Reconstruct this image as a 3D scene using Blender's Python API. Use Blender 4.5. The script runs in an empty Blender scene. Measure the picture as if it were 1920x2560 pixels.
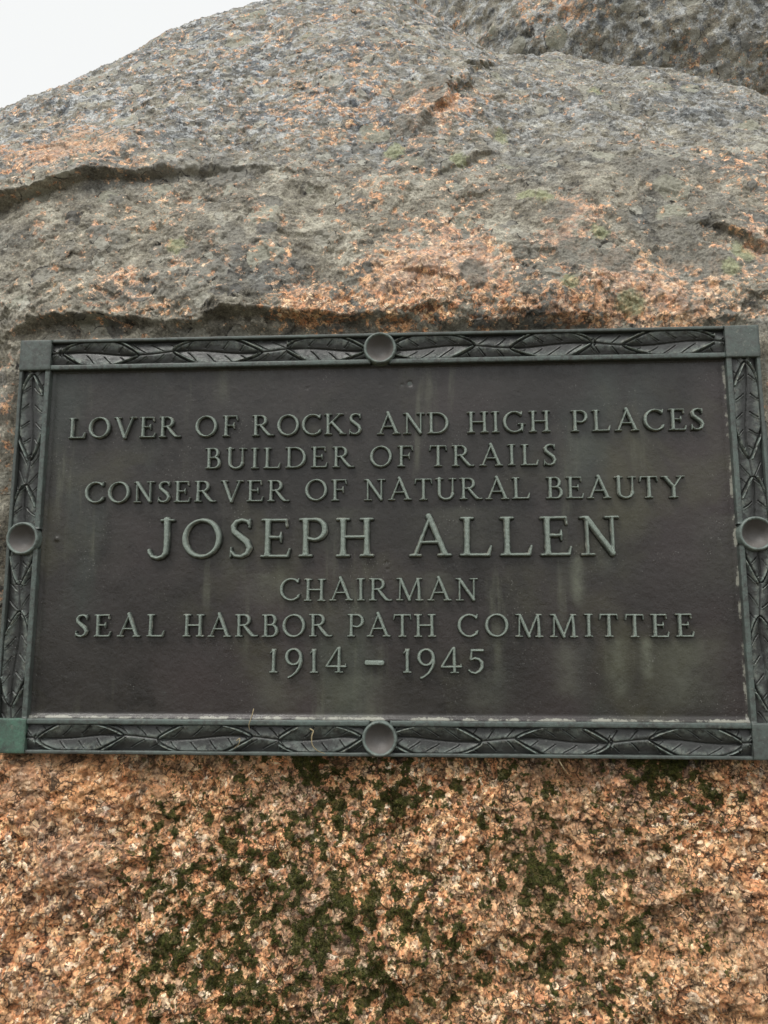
import bpy, math, random
import numpy as np
from mathutils import Matrix, Vector
SC = bpy.context.scene
random.seed(7)
ZC = 1.54                                    # height of the plaque's centre above the ground (metres)

# ---------------------------------------------------------------- camera, sky, sun, exposure
cam_d = bpy.data.cameras.new('camera'); cam = bpy.data.objects.new('camera', cam_d); SC.collection.objects.link(cam)
cam_d.sensor_fit = 'VERTICAL'; cam_d.sensor_height = 36; cam_d.lens = 36*1922/2560
cam_d.clip_start = .02; cam_d.clip_end = 2000
cam.location = (.0459, -.7510, ZC-.0891)
cam.rotation_euler = (math.radians(90+8.55), 0, math.radians(3.185))
SC.camera = cam

W = bpy.data.worlds.new('World'); SC.world = W; W.use_nodes = True
wn, wl = W.node_tree.nodes, W.node_tree.links
SUN_EL, SUN_AZ = math.radians(58), math.radians(-38)      # azimuth measured from straight behind the camera, negative = left
sky = wn.new('ShaderNodeTexSky'); sky.sky_type = 'NISHITA'; sky.sun_disc = False
sky.sun_elevation = SUN_EL; sky.sun_rotation = math.radians(180)-SUN_AZ*-1; sky.dust_density = 6; sky.air_density = 1; sky.ozone_density = 1
hs = wn.new('ShaderNodeHueSaturation'); hs.inputs['Saturation'].default_value = .12
cl = wn.new('ShaderNodeMix'); cl.data_type = 'RGBA'; cl.inputs[0].default_value = .80          # even cloud deck over most of the sky
cl.inputs['B'].default_value = (7.9, 8.02, 7.98, 1)
wl.new(sky.outputs[0], hs.inputs['Color']); wl.new(hs.outputs[0], cl.inputs['A']); wl.new(cl.outputs['Result'], wn['Background'].inputs[0])
wn['Background'].inputs[1].default_value = .1
sd = bpy.data.lights.new('sun', 'SUN'); sd.energy = 1.5; sd.angle = math.radians(24); sd.color = (1, .97, .92)
sun = bpy.data.objects.new('sun', sd); SC.collection.objects.link(sun)
sv = Vector((math.sin(SUN_AZ)*math.cos(SUN_EL), -math.cos(SUN_AZ)*math.cos(SUN_EL), math.sin(SUN_EL)))   # towards the sun
sun.rotation_euler = sv.to_track_quat('Z', 'Y').to_euler()
SC.view_settings.view_transform = 'Standard'; SC.view_settings.look = 'None'
SC.view_settings.exposure = 0.45; SC.view_settings.gamma = 1
SC.cycles.max_bounces = 5; SC.cycles.diffuse_bounces = 3

# ---------------------------------------------------------------- helpers
def tag(o, label=None, cat=None, group=None, kind=None):
    for k, v in (('label', label), ('category', cat), ('group', group), ('kind', kind)):
        if v: o[k] = v
    return o
def link(o, parent=None):
    SC.collection.objects.link(o)
    if parent: o.parent = parent
    return o
def mesh_np(name, V, F, mat, smooth=True, attrs=None):
    me = bpy.data.meshes.new(name)
    V = np.asarray(V, np.float32); F = np.asarray(F, np.int32)
    n = F.shape[1]
    me.vertices.add(len(V)); me.vertices.foreach_set('co', V.ravel())
    me.loops.add(F.size); me.loops.foreach_set('vertex_index', F.ravel())
    me.polygons.add(len(F)); me.polygons.foreach_set('loop_start', np.arange(0, F.size, n, dtype=np.int32))
    me.update(calc_edges=True)
    if smooth: me.polygons.foreach_set('use_smooth', np.ones(len(F), bool))
    for k, a in (attrs or {}).items():
        at = me.attributes.new(k, 'FLOAT', 'POINT'); at.data.foreach_set('value', np.asarray(a, np.float32).ravel())
    me.materials.append(mat); me.validate()
    return me
def part(name, V, F, mat, parent=None, smooth=True, attrs=None, loc=(0, 0, 0)):
    o = bpy.data.objects.new(name, mesh_np(name, V, F, mat, smooth, attrs)); o.location = loc
    return link(o, parent)
def gridf(nr, nc):
    i = np.arange(nr*nc).reshape(nr, nc)
    return np.c_[i[:-1, :-1].ravel(), i[:-1, 1:].ravel(), i[1:, 1:].ravel(), i[1:, :-1].ravel()]
def sstep(a, b, x):
    t = np.clip((x-a)/(b-a), 0, 1); return t*t*(3-2*t)
def hsh(i, j, k, seed):
    h = (i.astype(np.uint32)*np.uint32(0x8da6b343)) ^ (j.astype(np.uint32)*np.uint32(0xd8163841)) ^ (k.astype(np.uint32)*np.uint32(0xcb1ab31f)) ^ np.uint32((seed*0x9e3779b1) & 0xffffffff)
    h ^= h >> np.uint32(15); h *= np.uint32(0x2c1b3c6d); h ^= h >> np.uint32(12); h *= np.uint32(0x297a2d39); h ^= h >> np.uint32(15)
    return h
def perlin(P, seed=0):
    P = np.asarray(P, np.float32); I = np.floor(P).astype(np.int32); f = P-I; u = f*f*f*(f*(f*6-15)+10)
    out = np.zeros(len(P), np.float32)
    for dx in (0, 1):
        wx = u[:, 0] if dx else 1-u[:, 0]
        for dy in (0, 1):
            wy = wx*(u[:, 1] if dy else 1-u[:, 1])
            for dz in (0, 1):
                h = hsh(I[:, 0]+dx, I[:, 1]+dy, I[:, 2]+dz, seed)
                gx = ((h & np.uint32(1023)).astype(np.float32)/511.5-1); gy = (((h >> np.uint32(10)) & np.uint32(1023)).astype(np.float32)/511.5-1); gz = (((h >> np.uint32(20)) & np.uint32(1023)).astype(np.float32)/511.5-1)
                out += wy*(u[:, 2] if dz else 1-u[:, 2])*(gx*(f[:, 0]-dx)+gy*(f[:, 1]-dy)+gz*(f[:, 2]-dz))
    return out
def fbm(P, scale, octv=4, gain=.5, seed=0, ridge=False):
    P = np.asarray(P, np.float32)*scale; a = 1.; s = 0
    for o in range(octv):
        n = perlin(P, seed+o*17)
        s = s+a*((1-2*np.abs(n)) if ridge else n); P = P*2.03+3.7; a *= gain
    return s
def facets(P, scale, seed=0, tilt=1.):
    """every Voronoi cell is a little tilted plane: broken crystal faces"""
    Q = np.asarray(P, np.float32)*scale; I = np.floor(Q).astype(np.int32)
    best = np.full(len(Q), 9, np.float32); val = np.zeros(len(Q), np.float32)
    for dx in (-1, 0, 1):
        for dy in (-1, 0, 1):
            for dz in (-1, 0, 1):
                i, j, k = I[:, 0]+dx, I[:, 1]+dy, I[:, 2]+dz
                h = hsh(i, j, k, seed); g = hsh(i, j, k, seed+101)
                c = [(h >> np.uint32(s) & np.uint32(1023)).astype(np.float32)/1023 for s in (0, 10, 20)]
                d = [Q[:, 0]-i-c[0], Q[:, 1]-j-c[1], Q[:, 2]-k-c[2]]
                d2 = d[0]**2+d[1]**2+d[2]**2
                r = [(g >> np.uint32(s) & np.uint32(1023)).astype(np.float32)/511.5-1 for s in (0, 10, 20)]
                v = tilt*(d[0]*r[0]+d[2]*r[1])+.6*r[2]
                m = d2 < best
                best = np.where(m, d2, best); val = np.where(m, v, val)
    return val

# ---------------------------------------------------------------- node material helper
class NT:
    def __init__(s, name):
        s.m = bpy.data.materials.new(name); s.m.use_nodes = True; s.t = s.m.node_tree
        s.b = s.t.nodes['Principled BSDF']; s.co = s.n('ShaderNodeTexCoord').outputs['Object']
    def n(s, kind, **kw):
        n = s.t.nodes.new(kind)
        for k, v in kw.items(): setattr(n, k, v)
        return n
    def put(s, sock, v):
        if isinstance(v, bpy.types.NodeSocket): s.t.links.new(v, sock)
        elif isinstance(v, (tuple, list)) and len(v) == 3 and sock.type == 'RGBA': sock.default_value = (*v, 1)
        else: sock.default_value = v
    def noise(s, scale, detail=4, rough=.55, co=None, dist=0, out='Fac'):
        n = s.n('ShaderNodeTexNoise'); s.put(n.inputs['Vector'], co or s.co)
        n.inputs['Scale'].default_value = scale; n.inputs['Detail'].default_value = detail; n.inputs['Roughness'].default_value = rough; n.inputs['Distortion'].default_value = dist
        return n.outputs['Fac' if out == 'Fac' else 'Color']
    def voro(s, scale, co=None, feature='F1', rnd=1):
        n = s.n('ShaderNodeTexVoronoi', feature=feature); s.put(n.inputs['Vector'], co or s.co); n.inputs['Scale'].default_value = scale; n.inputs['Randomness'].default_value = rnd
        return n
    def math(s, op, a, b=0., c=None, clamp=False):
        n = s.n('ShaderNodeMath', operation=op, use_clamp=clamp); s.put(n.inputs[0], a); s.put(n.inputs[1], b)
        if c is not None: s.put(n.inputs[2], c)
        return n.outputs[0]
    def rng(s, v, a, b, lo=0., hi=1.):
        n = s.n('ShaderNodeMapRange', interpolation_type='SMOOTHSTEP'); s.put(n.inputs[0], v); s.put(n.inputs[1], a); s.put(n.inputs[2], b); s.put(n.inputs[3], lo); s.put(n.inputs[4], hi)
        return n.outputs[0]
    def mix(s, f, a, b, mode='MIX'):
        n = s.n('ShaderNodeMix', data_type='RGBA', blend_type=mode, clamp_factor=True); s.put(n.inputs[0], f); s.put(n.inputs['A'], a); s.put(n.inputs['B'], b)
        return n.outputs['Result']
    def ramp(s, v, stops, interp='LINEAR'):
        n = s.n('ShaderNodeValToRGB'); r = n.color_ramp; r.interpolation = interp
        while len(r.elements) < len(stops): r.elements.new(.5)
        for e, (p, c) in zip(r.elements, stops): e.position = p; e.color = (*c, 1) if len(c) == 3 else c
        s.put(n.inputs[0], v); return n.outputs[0]
    def sep(s, c, i=0):
        n = s.n('ShaderNodeSeparateColor'); s.put(n.inputs[0], c); return n.outputs[i]
    def attr(s, name):
        return s.n('ShaderNodeAttribute', attribute_name=name).outputs['Fac']
    def warp(s, scale, amt, detail=3):
        n = s.n('ShaderNodeVectorMath', operation='MULTIPLY_ADD')
        s.put(n.inputs[0], s.noise(scale, detail, out='Color')); n.inputs[1].default_value = (amt,)*3; s.put(n.inputs[2], s.co)
        return n.outputs[0]
    def warp2(s, s1, a1, s2, a2):
        n = s.n('ShaderNodeVectorMath', operation='MULTIPLY_ADD')
        s.put(n.inputs[0], s.noise(s1, 2, out='Color')); n.inputs[1].default_value = (a1,)*3; s.put(n.inputs[2], s.warp(s2, a2)); return n.outputs[0]
    def mapping(s, scale):
        n = s.n('ShaderNodeMapping'); n.inputs['Scale'].default_value = scale; s.put(n.inputs['Vector'], s.co); return n.outputs[0]
    def bump(s, h, dist, strength=1., prev=None):
        n = s.n('ShaderNodeBump'); n.inputs['Distance'].default_value = dist; s.put(n.inputs['Strength'], strength); s.put(n.inputs['Height'], h)
        if prev: s.put(n.inputs['Normal'], prev)
        return n.outputs[0]
    def done(s, col, rough=.8, normal=None, spec=.3, metal=0.):
        s.put(s.b.inputs['Base Color'], col); s.put(s.b.inputs['Roughness'], rough); s.put(s.b.inputs['Specular IOR Level'], spec); s.put(s.b.inputs['Metallic'], metal)
        if normal: s.put(s.b.inputs['Normal'], normal)
        return s.m

# ---------------------------------------------------------------- materials
def granite(name, lich_lo=.415, lich_hi=.60):
    t = NT(name)
    wc = t.warp2(13, .05, 75, .006)
    v1 = t.voro(185, wc); v2 = t.voro(480, t.warp(220, .002)); v3 = t.voro(95, t.warp(50, .012))
    c1 = t.ramp(t.sep(v1.outputs['Color'], 0), [(0, (.05, .03, .018)), (.12, (.20, .11, .06)), (.24, (.50, .225, .105)), (.45, (.62, .335, .175)), (.62, (.70, .48, .265)), (.76, (.28, .20, .155)), (.88, (.72, .58, .38)), (1, (.80, .74, .62))])
    c2 = t.ramp(t.sep(v3.outputs['Color'], 1), [(0, (.22, .15, .12)), (.35, (.47, .255, .135)), (.7, (.58, .37, .205)), (1, (.62, .48, .30))])
    g = t.mix(.32, c1, c2)
    eg = t.voro(185, wc, 'DISTANCE_TO_EDGE').outputs['Distance']; eg2 = t.voro(62, t.warp(45, .012), 'DISTANCE_TO_EDGE').outputs['Distance']
    fine = t.ramp(t.sep(v2.outputs['Color'], 2), [(0, (.14, .12, .11)), (.22, (.62, .60, .58)), (.6, (1.05, 1.05, 1.05)), (1, (1.6, 1.6, 1.6))])
    g = t.mix(1, g, fine, 'MULTIPLY')
    big = t.noise(6.5, 7, .64, dist=.3)
    g = t.mix(t.rng(big, .50, .61, 0, .48), g, t.mix(t.rng(t.noise(260, 5, .75), .42, .58), (.11, .075, .055), (.42, .31, .24)))
    g = t.mix(t.rng(t.noise(5, 3, .5), .52, .68, 0, .25), g, (.74, .50, .30))                        # grey-mauve zones
    g = t.mix(t.rng(t.noise(11, 4, .6, dist=.3), .5, .72, 0, .45), g, (.60, .33, .15))     # orange zones
    g = t.mix(1, g, (1.80, 1.68, 1.60), 'MULTIPLY')
    g = t.mix(t.math('MULTIPLY', t.rng(eg, .13, .02), t.rng(t.noise(75, 4, .6), .50, .58, 0, .9)), g, (.04, .025, .015))
    g = t.mix(t.math('MULTIPLY', t.rng(eg2, .055, .012), t.rng(t.noise(33, 4, .6), .53, .62, 0, .9)), g, (.035, .022, .014))
    grime = t.rng(t.noise(48, 9, .72), .55, .63)
    g = t.mix(t.math('MULTIPLY', grime, .75), g, (.075, .05, .03))
    bio = t.rng(t.voro(300, t.warp(120, .005)).outputs['Distance'], .16, .10)         # black mica specks
    biom = t.rng(t.noise(60, 3), .48, .6)
    g = t.mix(t.math('MULTIPLY', bio, biom), g, (.018, .015, .012))
    g = t.mix(t.math('MULTIPLY', t.attr('old'), t.rng(t.noise(90, 5, .7), .35, .62, .30, .80)), g, (.44, .35, .29))     # old faces are bleached
    # grey crust lichen that hides the pink stone where the face is old
    pk = t.attr('fresh')
    ln = t.math('ADD', t.math('MULTIPLY', t.noise(16, 8, .74, dist=.25), .38), t.math('MULTIPLY', t.noise(90, 6, .72), .62))
    th = t.math('MULTIPLY_ADD', pk, lich_hi-lich_lo, lich_lo)
    dif = t.math('SUBTRACT', ln, th)
    lm = t.rng(dif, -.018, .022)
    l1 = t.ramp(t.noise(34, 8, .78), [(.35, (.055, .055, .053)), (.44, (.20, .19, .165)), (.54, (.30, .292, .26)), (.65, (.52, .51, .455))])
    l2 = t.ramp(t.noise(9, 4, .6), [(.34, (.62, .66, .72)), (.5, (1, .98, .94)), (.66, (1.2, 1.19, 1.14))])
    lc = t.mix(1, t.mix(1, l1, l2, 'MULTIPLY'), (.97, .945, .90), 'MULTIPLY')
    crust = t.ramp(t.noise(420, 4, .7), [(.32, (.52, .52, .52)), (.5, (1, 1, 1)), (.68, (1.55, 1.55, 1.5))])
    lc = t.mix(1, lc, crust, 'MULTIPLY')
    lc = t.mix(t.math('MULTIPLY', t.attr('pale'), t.rng(t.noise(55, 8, .7), .44, .56, 0, .8)), lc, t.mix(1, t.mix(t.rng(t.noise(58, 6, .75), .44, .56), (.12, .14, .165), (.62, .645, .655)), crust, 'MULTIPLY'))      # haze over the crown put into the colour as blue-grey crust
    dv = t.voro(17, t.warp(30, .02)); dv2 = t.voro(31, t.warp(60, .012))
    for v, k, cols in ((dv, 0, [(0, (.15, .15, .14)), (.4, (.26, .25, .215)), (.7, (.34, .34, .26)), (1, (.45, .44, .38))]), (dv2, 1, [(0, (.12, .12, .115)), (.5, (.30, .285, .24)), (1, (.50, .49, .42))])):
        r = t.math('MULTIPLY_ADD', t.sep(v.outputs['Color'], k), .42, .02)
        d = t.math('SUBTRACT', v.outputs['Distance'], r)
        lc = t.mix(t.math('MULTIPLY', t.rng(d, .03, -.01), .75), lc, t.mix(.5, t.ramp(t.sep(v.outputs['Color'], 2), cols), t.mix(1, t.ramp(t.sep(v.outputs['Color'], 2), cols), crust, 'MULTIPLY')))
        lc = t.mix(t.math('MULTIPLY', t.rng(t.math('ABSOLUTE', t.math('SUBTRACT', d, .02)), .022, .006), t.rng(t.noise(80, 2), .45, .6)), lc, (.045, .042, .038))
    col = t.mix(lm, g, lc)
    # individual lichen rosettes, dark grey-brown and pale green
    dd = t.attr('dark_rosette'); dg = t.attr('green_rosette')
    edge = t.noise(140, 3)
    dd = t.rng(t.math('MULTIPLY_ADD', edge, .35, dd), .58, .66); dg = t.rng(t.math('MULTIPLY_ADD', edge, .5, dg), .6, .8)
    col = t.mix(t.math('MULTIPLY', dd, .85), col, t.mix(1, (.21, .20, .17), crust, 'MULTIPLY'))
    col = t.mix(t.math('MULTIPLY', dg, .7), col, t.mix(1, (.33, .35, .20), crust, 'MULTIPLY'))
    ms = t.rng(t.math('MULTIPLY_ADD', t.noise(260, 4, .6), .5, t.attr('moss')), .70, .80)
    mcol = t.ramp(t.noise(300, 3), [(.3, (.018, .022, .004)), (.5, (.062, .072, .012)), (.7, (.14, .145, .03))])
    col = t.mix(t.math('MULTIPLY', t.attr('shade_stain'), t.rng(t.noise(120, 6, .7, co=t.mapping((1, 1, .4))), .36, .58)), col, (.022, .018, .012))      # contact shadow painted under the plaque with some dirt, and brown stains lower down
    col = t.mix(t.math('MULTIPLY', ms, .9), col, mcol)
    sk = t.math('MULTIPLY', t.rng(t.noise(190, 5, .68), .56, .60), t.rng(t.math('MULTIPLY_ADD', t.noise(30, 4, .6), 1.2, t.attr('mossy')), .82, 1.0))
    col = t.mix(t.math('MULTIPLY', sk, .9), col, mcol)
    hb = t.math('ADD', t.math('MULTIPLY', t.sep(v1.outputs['Color'], 1), .35), t.math('MULTIPLY', v1.outputs['Distance'], -.6))
    hb2 = t.math('ADD', t.noise(130, 8, .72), t.math('MULTIPLY', t.sep(v2.outputs['Color'], 0), .25))
    st = t.math('MULTIPLY_ADD', t.attr('old'), -.40, .95)
    nrm = t.bump(hb, .0035, st); nrm = t.bump(hb2, .006, st, nrm)
    return t.done(col, t.rng(t.sep(v1.outputs['Color'], 2), 0, 1, .55, .9), nrm, .35)
M_ROCK = granite('weathered_granite')
M_ROCK2 = granite('upper_granite', .385, .56)

def bronze(name, green=.5, dark=(.040, .040, .037), verd=(.085, .125, .108), streak=False, scratch=0., rough=.42, pale=.5, cl=.58):
    t = NT(name)
    n1 = t.noise(9, 6, .6); n2 = t.noise(60, 8, .7); n3 = t.noise(420, 5, .7)
    base = t.mix(t.rng(n1, .35, .65), dark, tuple(c*1.5 for c in dark))
    g = t.math('MULTIPLY', t.rng(t.math('MULTIPLY_ADD', n2, .6, t.math('MULTIPLY', n1, .4)), .62-green*.35, .80-green*.30), 1.)
    col = t.mix(g, base, t.mix(t.rng(n3, .3, .7), tuple(c*.6 for c in verd), tuple(c*1.35 for c in verd)))
    if streak:
        col = t.mix(t.rng(t.noise(16, 7, .7, dist=.5), .50, .64, 0, .8), col, (.014, .0125, .011))                # old dark lacquer left in patches
        col = t.mix(t.rng(t.noise(5, 3, .5), .46, .7, 0, .75), col, (.047, .036, .036))                     # plum brown
        col = t.mix(t.rng(t.noise(7, 4, .6, dist=.4), .5, .72, 0, .75), col, (.062, .060, .036))
        col = t.mix(t.rng(t.noise(8, 4, .6, co=t.mapping((1, 1, .45))), .55, .72, 0, .6), col, (.044, .054, .047))        # green bloom          # olive
        sv_ = t.noise(1, 5, .6, co=t.mapping((46, 46, 5)))
        col = t.mix(t.math('MULTIPLY', t.rng(sv_, .56, .72), t.math('MULTIPLY', t.rng(t.noise(8, 2), .42, .62), .5)), col, (.125, .13, .095))
        col = t.mix(t.math('MULTIPLY', t.attr('run'), t.rng(n2, .3, .7, .3, .9)), col, (.15, .16, .12))
    col = t.mix(t.math('MULTIPLY', t.rng(n3, .60, .72), .35), col, tuple(c*2.4 for c in dark))
    sp = t.math('MULTIPLY', t.rng(t.voro(340).outputs['Distance'], .20, .10), t.rng(t.noise(26, 4, .7), .52, .66))
    col = t.mix(t.math('MULTIPLY', sp, pale), col, (.33, .33, .30))
    ed = t.attr('edge')                                                                              # worn or crusted relief
    col = t.mix(t.math('MULTIPLY', ed, t.rng(t.noise(170, 6, .7), .38, .58)), col, tuple(c*1.25 for c in verd))
    col = t.mix(t.math('MULTIPLY', ed, t.math('MULTIPLY', t.rng(t.noise(230, 5, .7), cl, cl+.10), .65)), col, (.30, .31, .26))
    if scratch:
        cr = t.attr('crust')
        cm = t.rng(t.math('MULTIPLY_ADD', t.noise(240, 5, .7), .9, cr), .88, 1.06)
        col = t.mix(t.math('MULTIPLY', cm, .7), col, (.36, .36, .30))
    nrm = t.bump(t.noise(240, 6, .7), .0007, .55); nrm = t.bump(t.noise(1100, 3, .6), .0003, .6, nrm)
    return t.done(col, t.rng(n2, .3, .7, rough-.08, rough+.14), nrm, .5, .0)
M_PANEL = bronze('brown_bronze', .0, (.022, .0195, .0175), streak=True, scratch=1, rough=.27)
M_LEAF = bronze('dark_bronze_relief', .22, (.024, .025, .024), (.17, .205, .185), rough=.34, pale=.6, cl=.50)
M_RIM = bronze('verdigris_bronze', .40, (.050, .054, .050), (.100, .135, .122), rough=.42)
M_RING = bronze('worn_verdigris_ring', .55, (.06, .066, .062), (.16, .20, .18), rough=.40)
M_BLOCK = bronze('verdigris_block', .34, (.055, .060, .056), (.095, .125, .112), rough=.46, pale=.7)
M_BLOCK2 = bronze('bright_verdigris_block', .62, (.05, .06, .054), (.075, .16, .115), rough=.5, pale=.7)
M_LETTER = bronze('letter_bronze', .05, (.022, .023, .020), (.29, .355, .31), rough=.36, cl=.53, scratch=1)
M_DISH = bronze('dish_bronze', .0, (.10, .093, .087), rough=.42, pale=.5)

def simple(name, a, b, scale, rough=.85):
    t = NT(name); return t.done(t.mix(t.rng(t.noise(scale, 5), .35, .65), a, b), rough, t.bump(t.noise(scale*3, 4), .002, .4))
M_STRAW = simple('dry_straw', (.26, .20, .11), (.45, .38, .24), 300)
M_MOSS = simple('moss_leaf', (.02, .026, .005), (.09, .10, .02), 160, .9)
M_SOIL = simple('leaf_litter_ground', (.05, .045, .025), (.11, .095, .06), 3, .95)

# ---------------------------------------------------------------- rock shape (numpy only)
ZB = .24                                     # above this height the face leans back
KN = np.array([(-.13,-1.75),(-.08,-1.2),(-.05,-.7),(-.016,-.45),(.018,-.235),(.018,.21),(.02,.245),(.048,.33),(.12,.48),
               (.29,.78),(.42,.97),(.5,1.075),(.58,1.14),(.72,1.2),(.95,1.24),(1.3,1.2),(1.7,.9),(2.0,.3),(2.1,-.6),(2.1,-1.75)])
def smooth_profile():
    seg = np.r_[0, np.cumsum(np.hypot(*np.diff(KN, axis=0).T))]
    s = np.linspace(0, seg[-1], 6000)
    p = np.c_[np.interp(s, seg, KN[:, 0]), np.interp(s, seg, KN[:, 1])]
    k = np.exp(-.5*(np.arange(-200, 201)*(s[1]-s[0])/.022)**2); k /= k.sum()
    out = np.empty_like(p)
    for c in (0, 1):
        out[:, c] = np.convolve(np.r_[np.full(200, p[0, c]), p[:, c], np.full(200, p[-1, c])], k, 'valid')
    return s, out
PS, PP = smooth_profile()
CX = [-1.8,-1.3,-.841,-.733,-.646,-.566,-.478,-.426,-.322,-.262,-.172,-.082,-.008,.079,.179,.307,.446,.54,.644,.758,1.3,1.8]
CV = [.1,.38,.671,.733,.788,.839,.89,.92,.963,.985,1.004,1.003,.979,.897,.828,.811,.783,.731,.67,.597,.3,.1]
_cx = np.linspace(-2, 2, 4001); _cv = np.interp(_cx, CX, CV)*np.interp(_cx, [-.2, .05], [.978, 1])
_k = np.exp(-.5*(np.arange(-90, 91)/28)**2); _k /= _k.sum()
_cv = np.convolve(np.pad(_cv, 90, mode='edge'), _k, 'valid')
def crown(x): return np.interp(x, _cx, _cv)
def base_front(x, z):
    """depth y of the front face at (x, z)"""
    zp = np.where(z > ZB, ZB+(z-ZB)/crown(x), z)
    m = PP[:, 0] < .93
    y = np.interp(zp, PP[m, 1], PP[m, 0])
    return side_push(x, y)
def side_push(x, y):
    a = np.clip((np.abs(x)-.72)/1.05, 0, 1)
    return y+(2.1-y)*(1-np.sqrt(1-a*a))
# ---------------------------------------------------------------- ground
o = part('ground', [(-150, -150, 0), (150, -150, 0), (150, 150, 0), (-150, 150, 0)], [(0, 1, 2, 3)], M_SOIL, smooth=False); tag(o, kind='structure')

# ---------------------------------------------------------------- the boulder that carries the plaque
def ledge(x, z, X, Z, A, L, w, jag):
    t = z+jag-np.interp(x, X, Z); a = np.interp(x, X, A, left=A[0], right=A[-1])
    return a*sstep(-w, w, t)*np.exp(-np.maximum(t, 0)/L)
def scarp(x, z, A, B, amp, L, w, jag):
    """step along A-B; the rock left of the direction A->B stands proud"""
    dx, dz = B[0]-A[0], B[1]-A[1]; l = math.hypot(dx, dz); dx /= l; dz /= l
    a = ((x-A[0])*dx+(z-A[1])*dz)/l; t = (z-A[1])*dx-(x-A[0])*dz+jag
    win = sstep(-.25, .15, a)*sstep(1.25, .85, a)
    return amp*win*sstep(-w, w, t)*np.exp(-np.maximum(t, 0)/L)
def blob(x, z, c, r): return np.exp(-((x-c[0])**2+(z-c[1])**2)/(r*r))

# rows along the profile: dense where the stone is seen, coarse behind the plaque and over the back
zrow = PP[:, 1]; top = int(np.argmax(PP[:, 1]))
def s_at(z): return float(np.interp(z, zrow[:top], PS[:top]))
s0 = [PS[0], s_at(-.55), s_at(-.21), s_at(.205), s_at(.9), s_at(1.15), PS[-1]]
S = np.concatenate([np.linspace(s0[0], s0[1], 40)[:-1], np.linspace(s0[1], s0[2], 300)[:-1], np.linspace(s0[2], s0[3], 60)[:-1],
                    np.linspace(s0[3], s0[4], 620)[:-1], np.linspace(s0[4], s0[5], 170)[:-1], np.linspace(s0[5], s0[6], 70)])
yp = np.interp(S, PS, PP[:, 0]); zp = np.interp(S, PS, PP[:, 1])
U = np.concatenate([np.linspace(-1.4, -1, 40)[:-1], np.linspace(-1, 1, 780), np.linspace(1, 1.4, 40)[1:]])
wid = np.interp(S, [s_at(.22), s_at(1.05)], [.50, .84])[:, None]
au = np.abs(U)[None, :]
X = np.sign(U)[None, :]*np.where(au <= 1, au*wid, wid+(1.75-wid)*np.clip((au-1)/.4, 0, 1))
cz = crown(X)
Z = np.where(zp[:, None] > ZB, ZB+(zp[:, None]-ZB)*cz, zp[:, None]+0*X)
Y = side_push(X, yp[:, None]+0*X)
nr, nc = X.shape
dv = lambda a: np.gradient(a, axis=0); du = lambda a: np.gradient(a, axis=1)
N = np.cross(np.dstack([du(X), du(Y), du(Z)]), np.dstack([dv(X), dv(Y), dv(Z)])); N /= np.linalg.norm(N, axis=2, keepdims=True)+1e-12
P = np.dstack([X, Y, Z]).reshape(-1, 3); N = N.reshape(-1, 3); x, y, z = P.T
jag = .012*fbm(P, 22, 4, .6, 5)
upper = sstep(.2, .3, z)
lowf = 1-upper
D = .026*fbm(P, 3.2, 3, .5, 1)+(.010+.001*lowf)*fbm(P, 9, 4, .55, 2)+(.003+.0025*lowf)*(fbm(P, 24, 4, .55, 3, True)-.8)
wp = P+np.c_[fbm(P, 60, 2, .5, 31), fbm(P, 60, 2, .5, 32), fbm(P, 60, 2, .5, 33)]*.008
D += (.0020+.0018*lowf)*facets(wp, 48, 4)+(.0013+.0009*lowf)*facets(wp, 125, 9)+(.0022+.0007*lowf)*fbm(P, 70, 5, .66, 6)+(.0022+.0030*lowf)*facets(wp, 22, 12)
Dh = 0*D
# plates, ledges and scarps
Dh += ledge(x, z, [-.9, -.6, -.477, -.431, -.357, -.281, -.242, -.201, -.13, -.02], [.36, .385, .416, .433, .452, .463, .473, .476, .468, .45], [.034, .032, .029, .027, .023, .017, .012, .008, .006, 0], .14, .004, jag*.3)
Dh += scarp(x, z, (.052, .585), (.150, .80), .017, .05, .006, jag*2.2)
Dh += scarp(x, z, (.067, .474), (.135, .517), .008, .05, .004, jag*1.1)
Dh += scarp(x, z, (.355, .358), (.47, .295), .011, .06, .004, jag*1.0)
Dh += scarp(x, z, (.02, .288), (.066, .286), .006, .03, .003, jag*.8)
Dh += scarp(x, z, (-.10, .335), (-.03, .32), .003, .04, .004, jag*1.2)
Dh += scarp(x, z, (-.20, .46), (-.05, .43), .003, .04, .004, jag*1.2)
Dh += ledge(x, z, [-.42, -.391, -.365, -.304, -.264, -.228, -.198, -.168, -.129, -.082, -.039, -.001, .024, .046, .067, .09, .13], [.215, .226, .236, .240, .236, .230, .228, .240, .237, .232, .229, .232, .229, .241, .243, .232, .226],
           [0, .013, .020, .020, .017, .011, .011, .021, .022, .021, .018, .014, .011, .014, .012, .005, 0], .05, .004, jag*.3)
for A, B, a in (((-.33, -.335), (-.20, -.30), .012), ((-.05, -.42), (.12, -.36), .014), ((.10, -.37), (.30, -.33), .012), ((-.28, -.45), (-.05, -.40), .010), ((.05, -.30), (.16, -.28), .007), ((.22, -.43), (.40, -.40), .012)):
    Dh += scarp(x, z, A, B, a*.55, .04, .006, jag*1.3)
# the seat cut flat for the plaque
seat = sstep(.398, .383, np.abs(x))*sstep(-.226, -.212, z)*sstep(.227, .216, z)
Q = P+N*(D*(1-seat))[:, None]; Q[:, 1] -= Dh*(1-seat)
under = sstep(.41, .39, np.abs(x))*sstep(-.26, -.215, z)*sstep(.26, .222, z)       # keep the stone behind the bronze
Q[:, 1] = np.where(seat > .02, np.maximum(Q[:, 1], .0165+(1-seat)*-.01), Q[:, 1])
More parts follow.
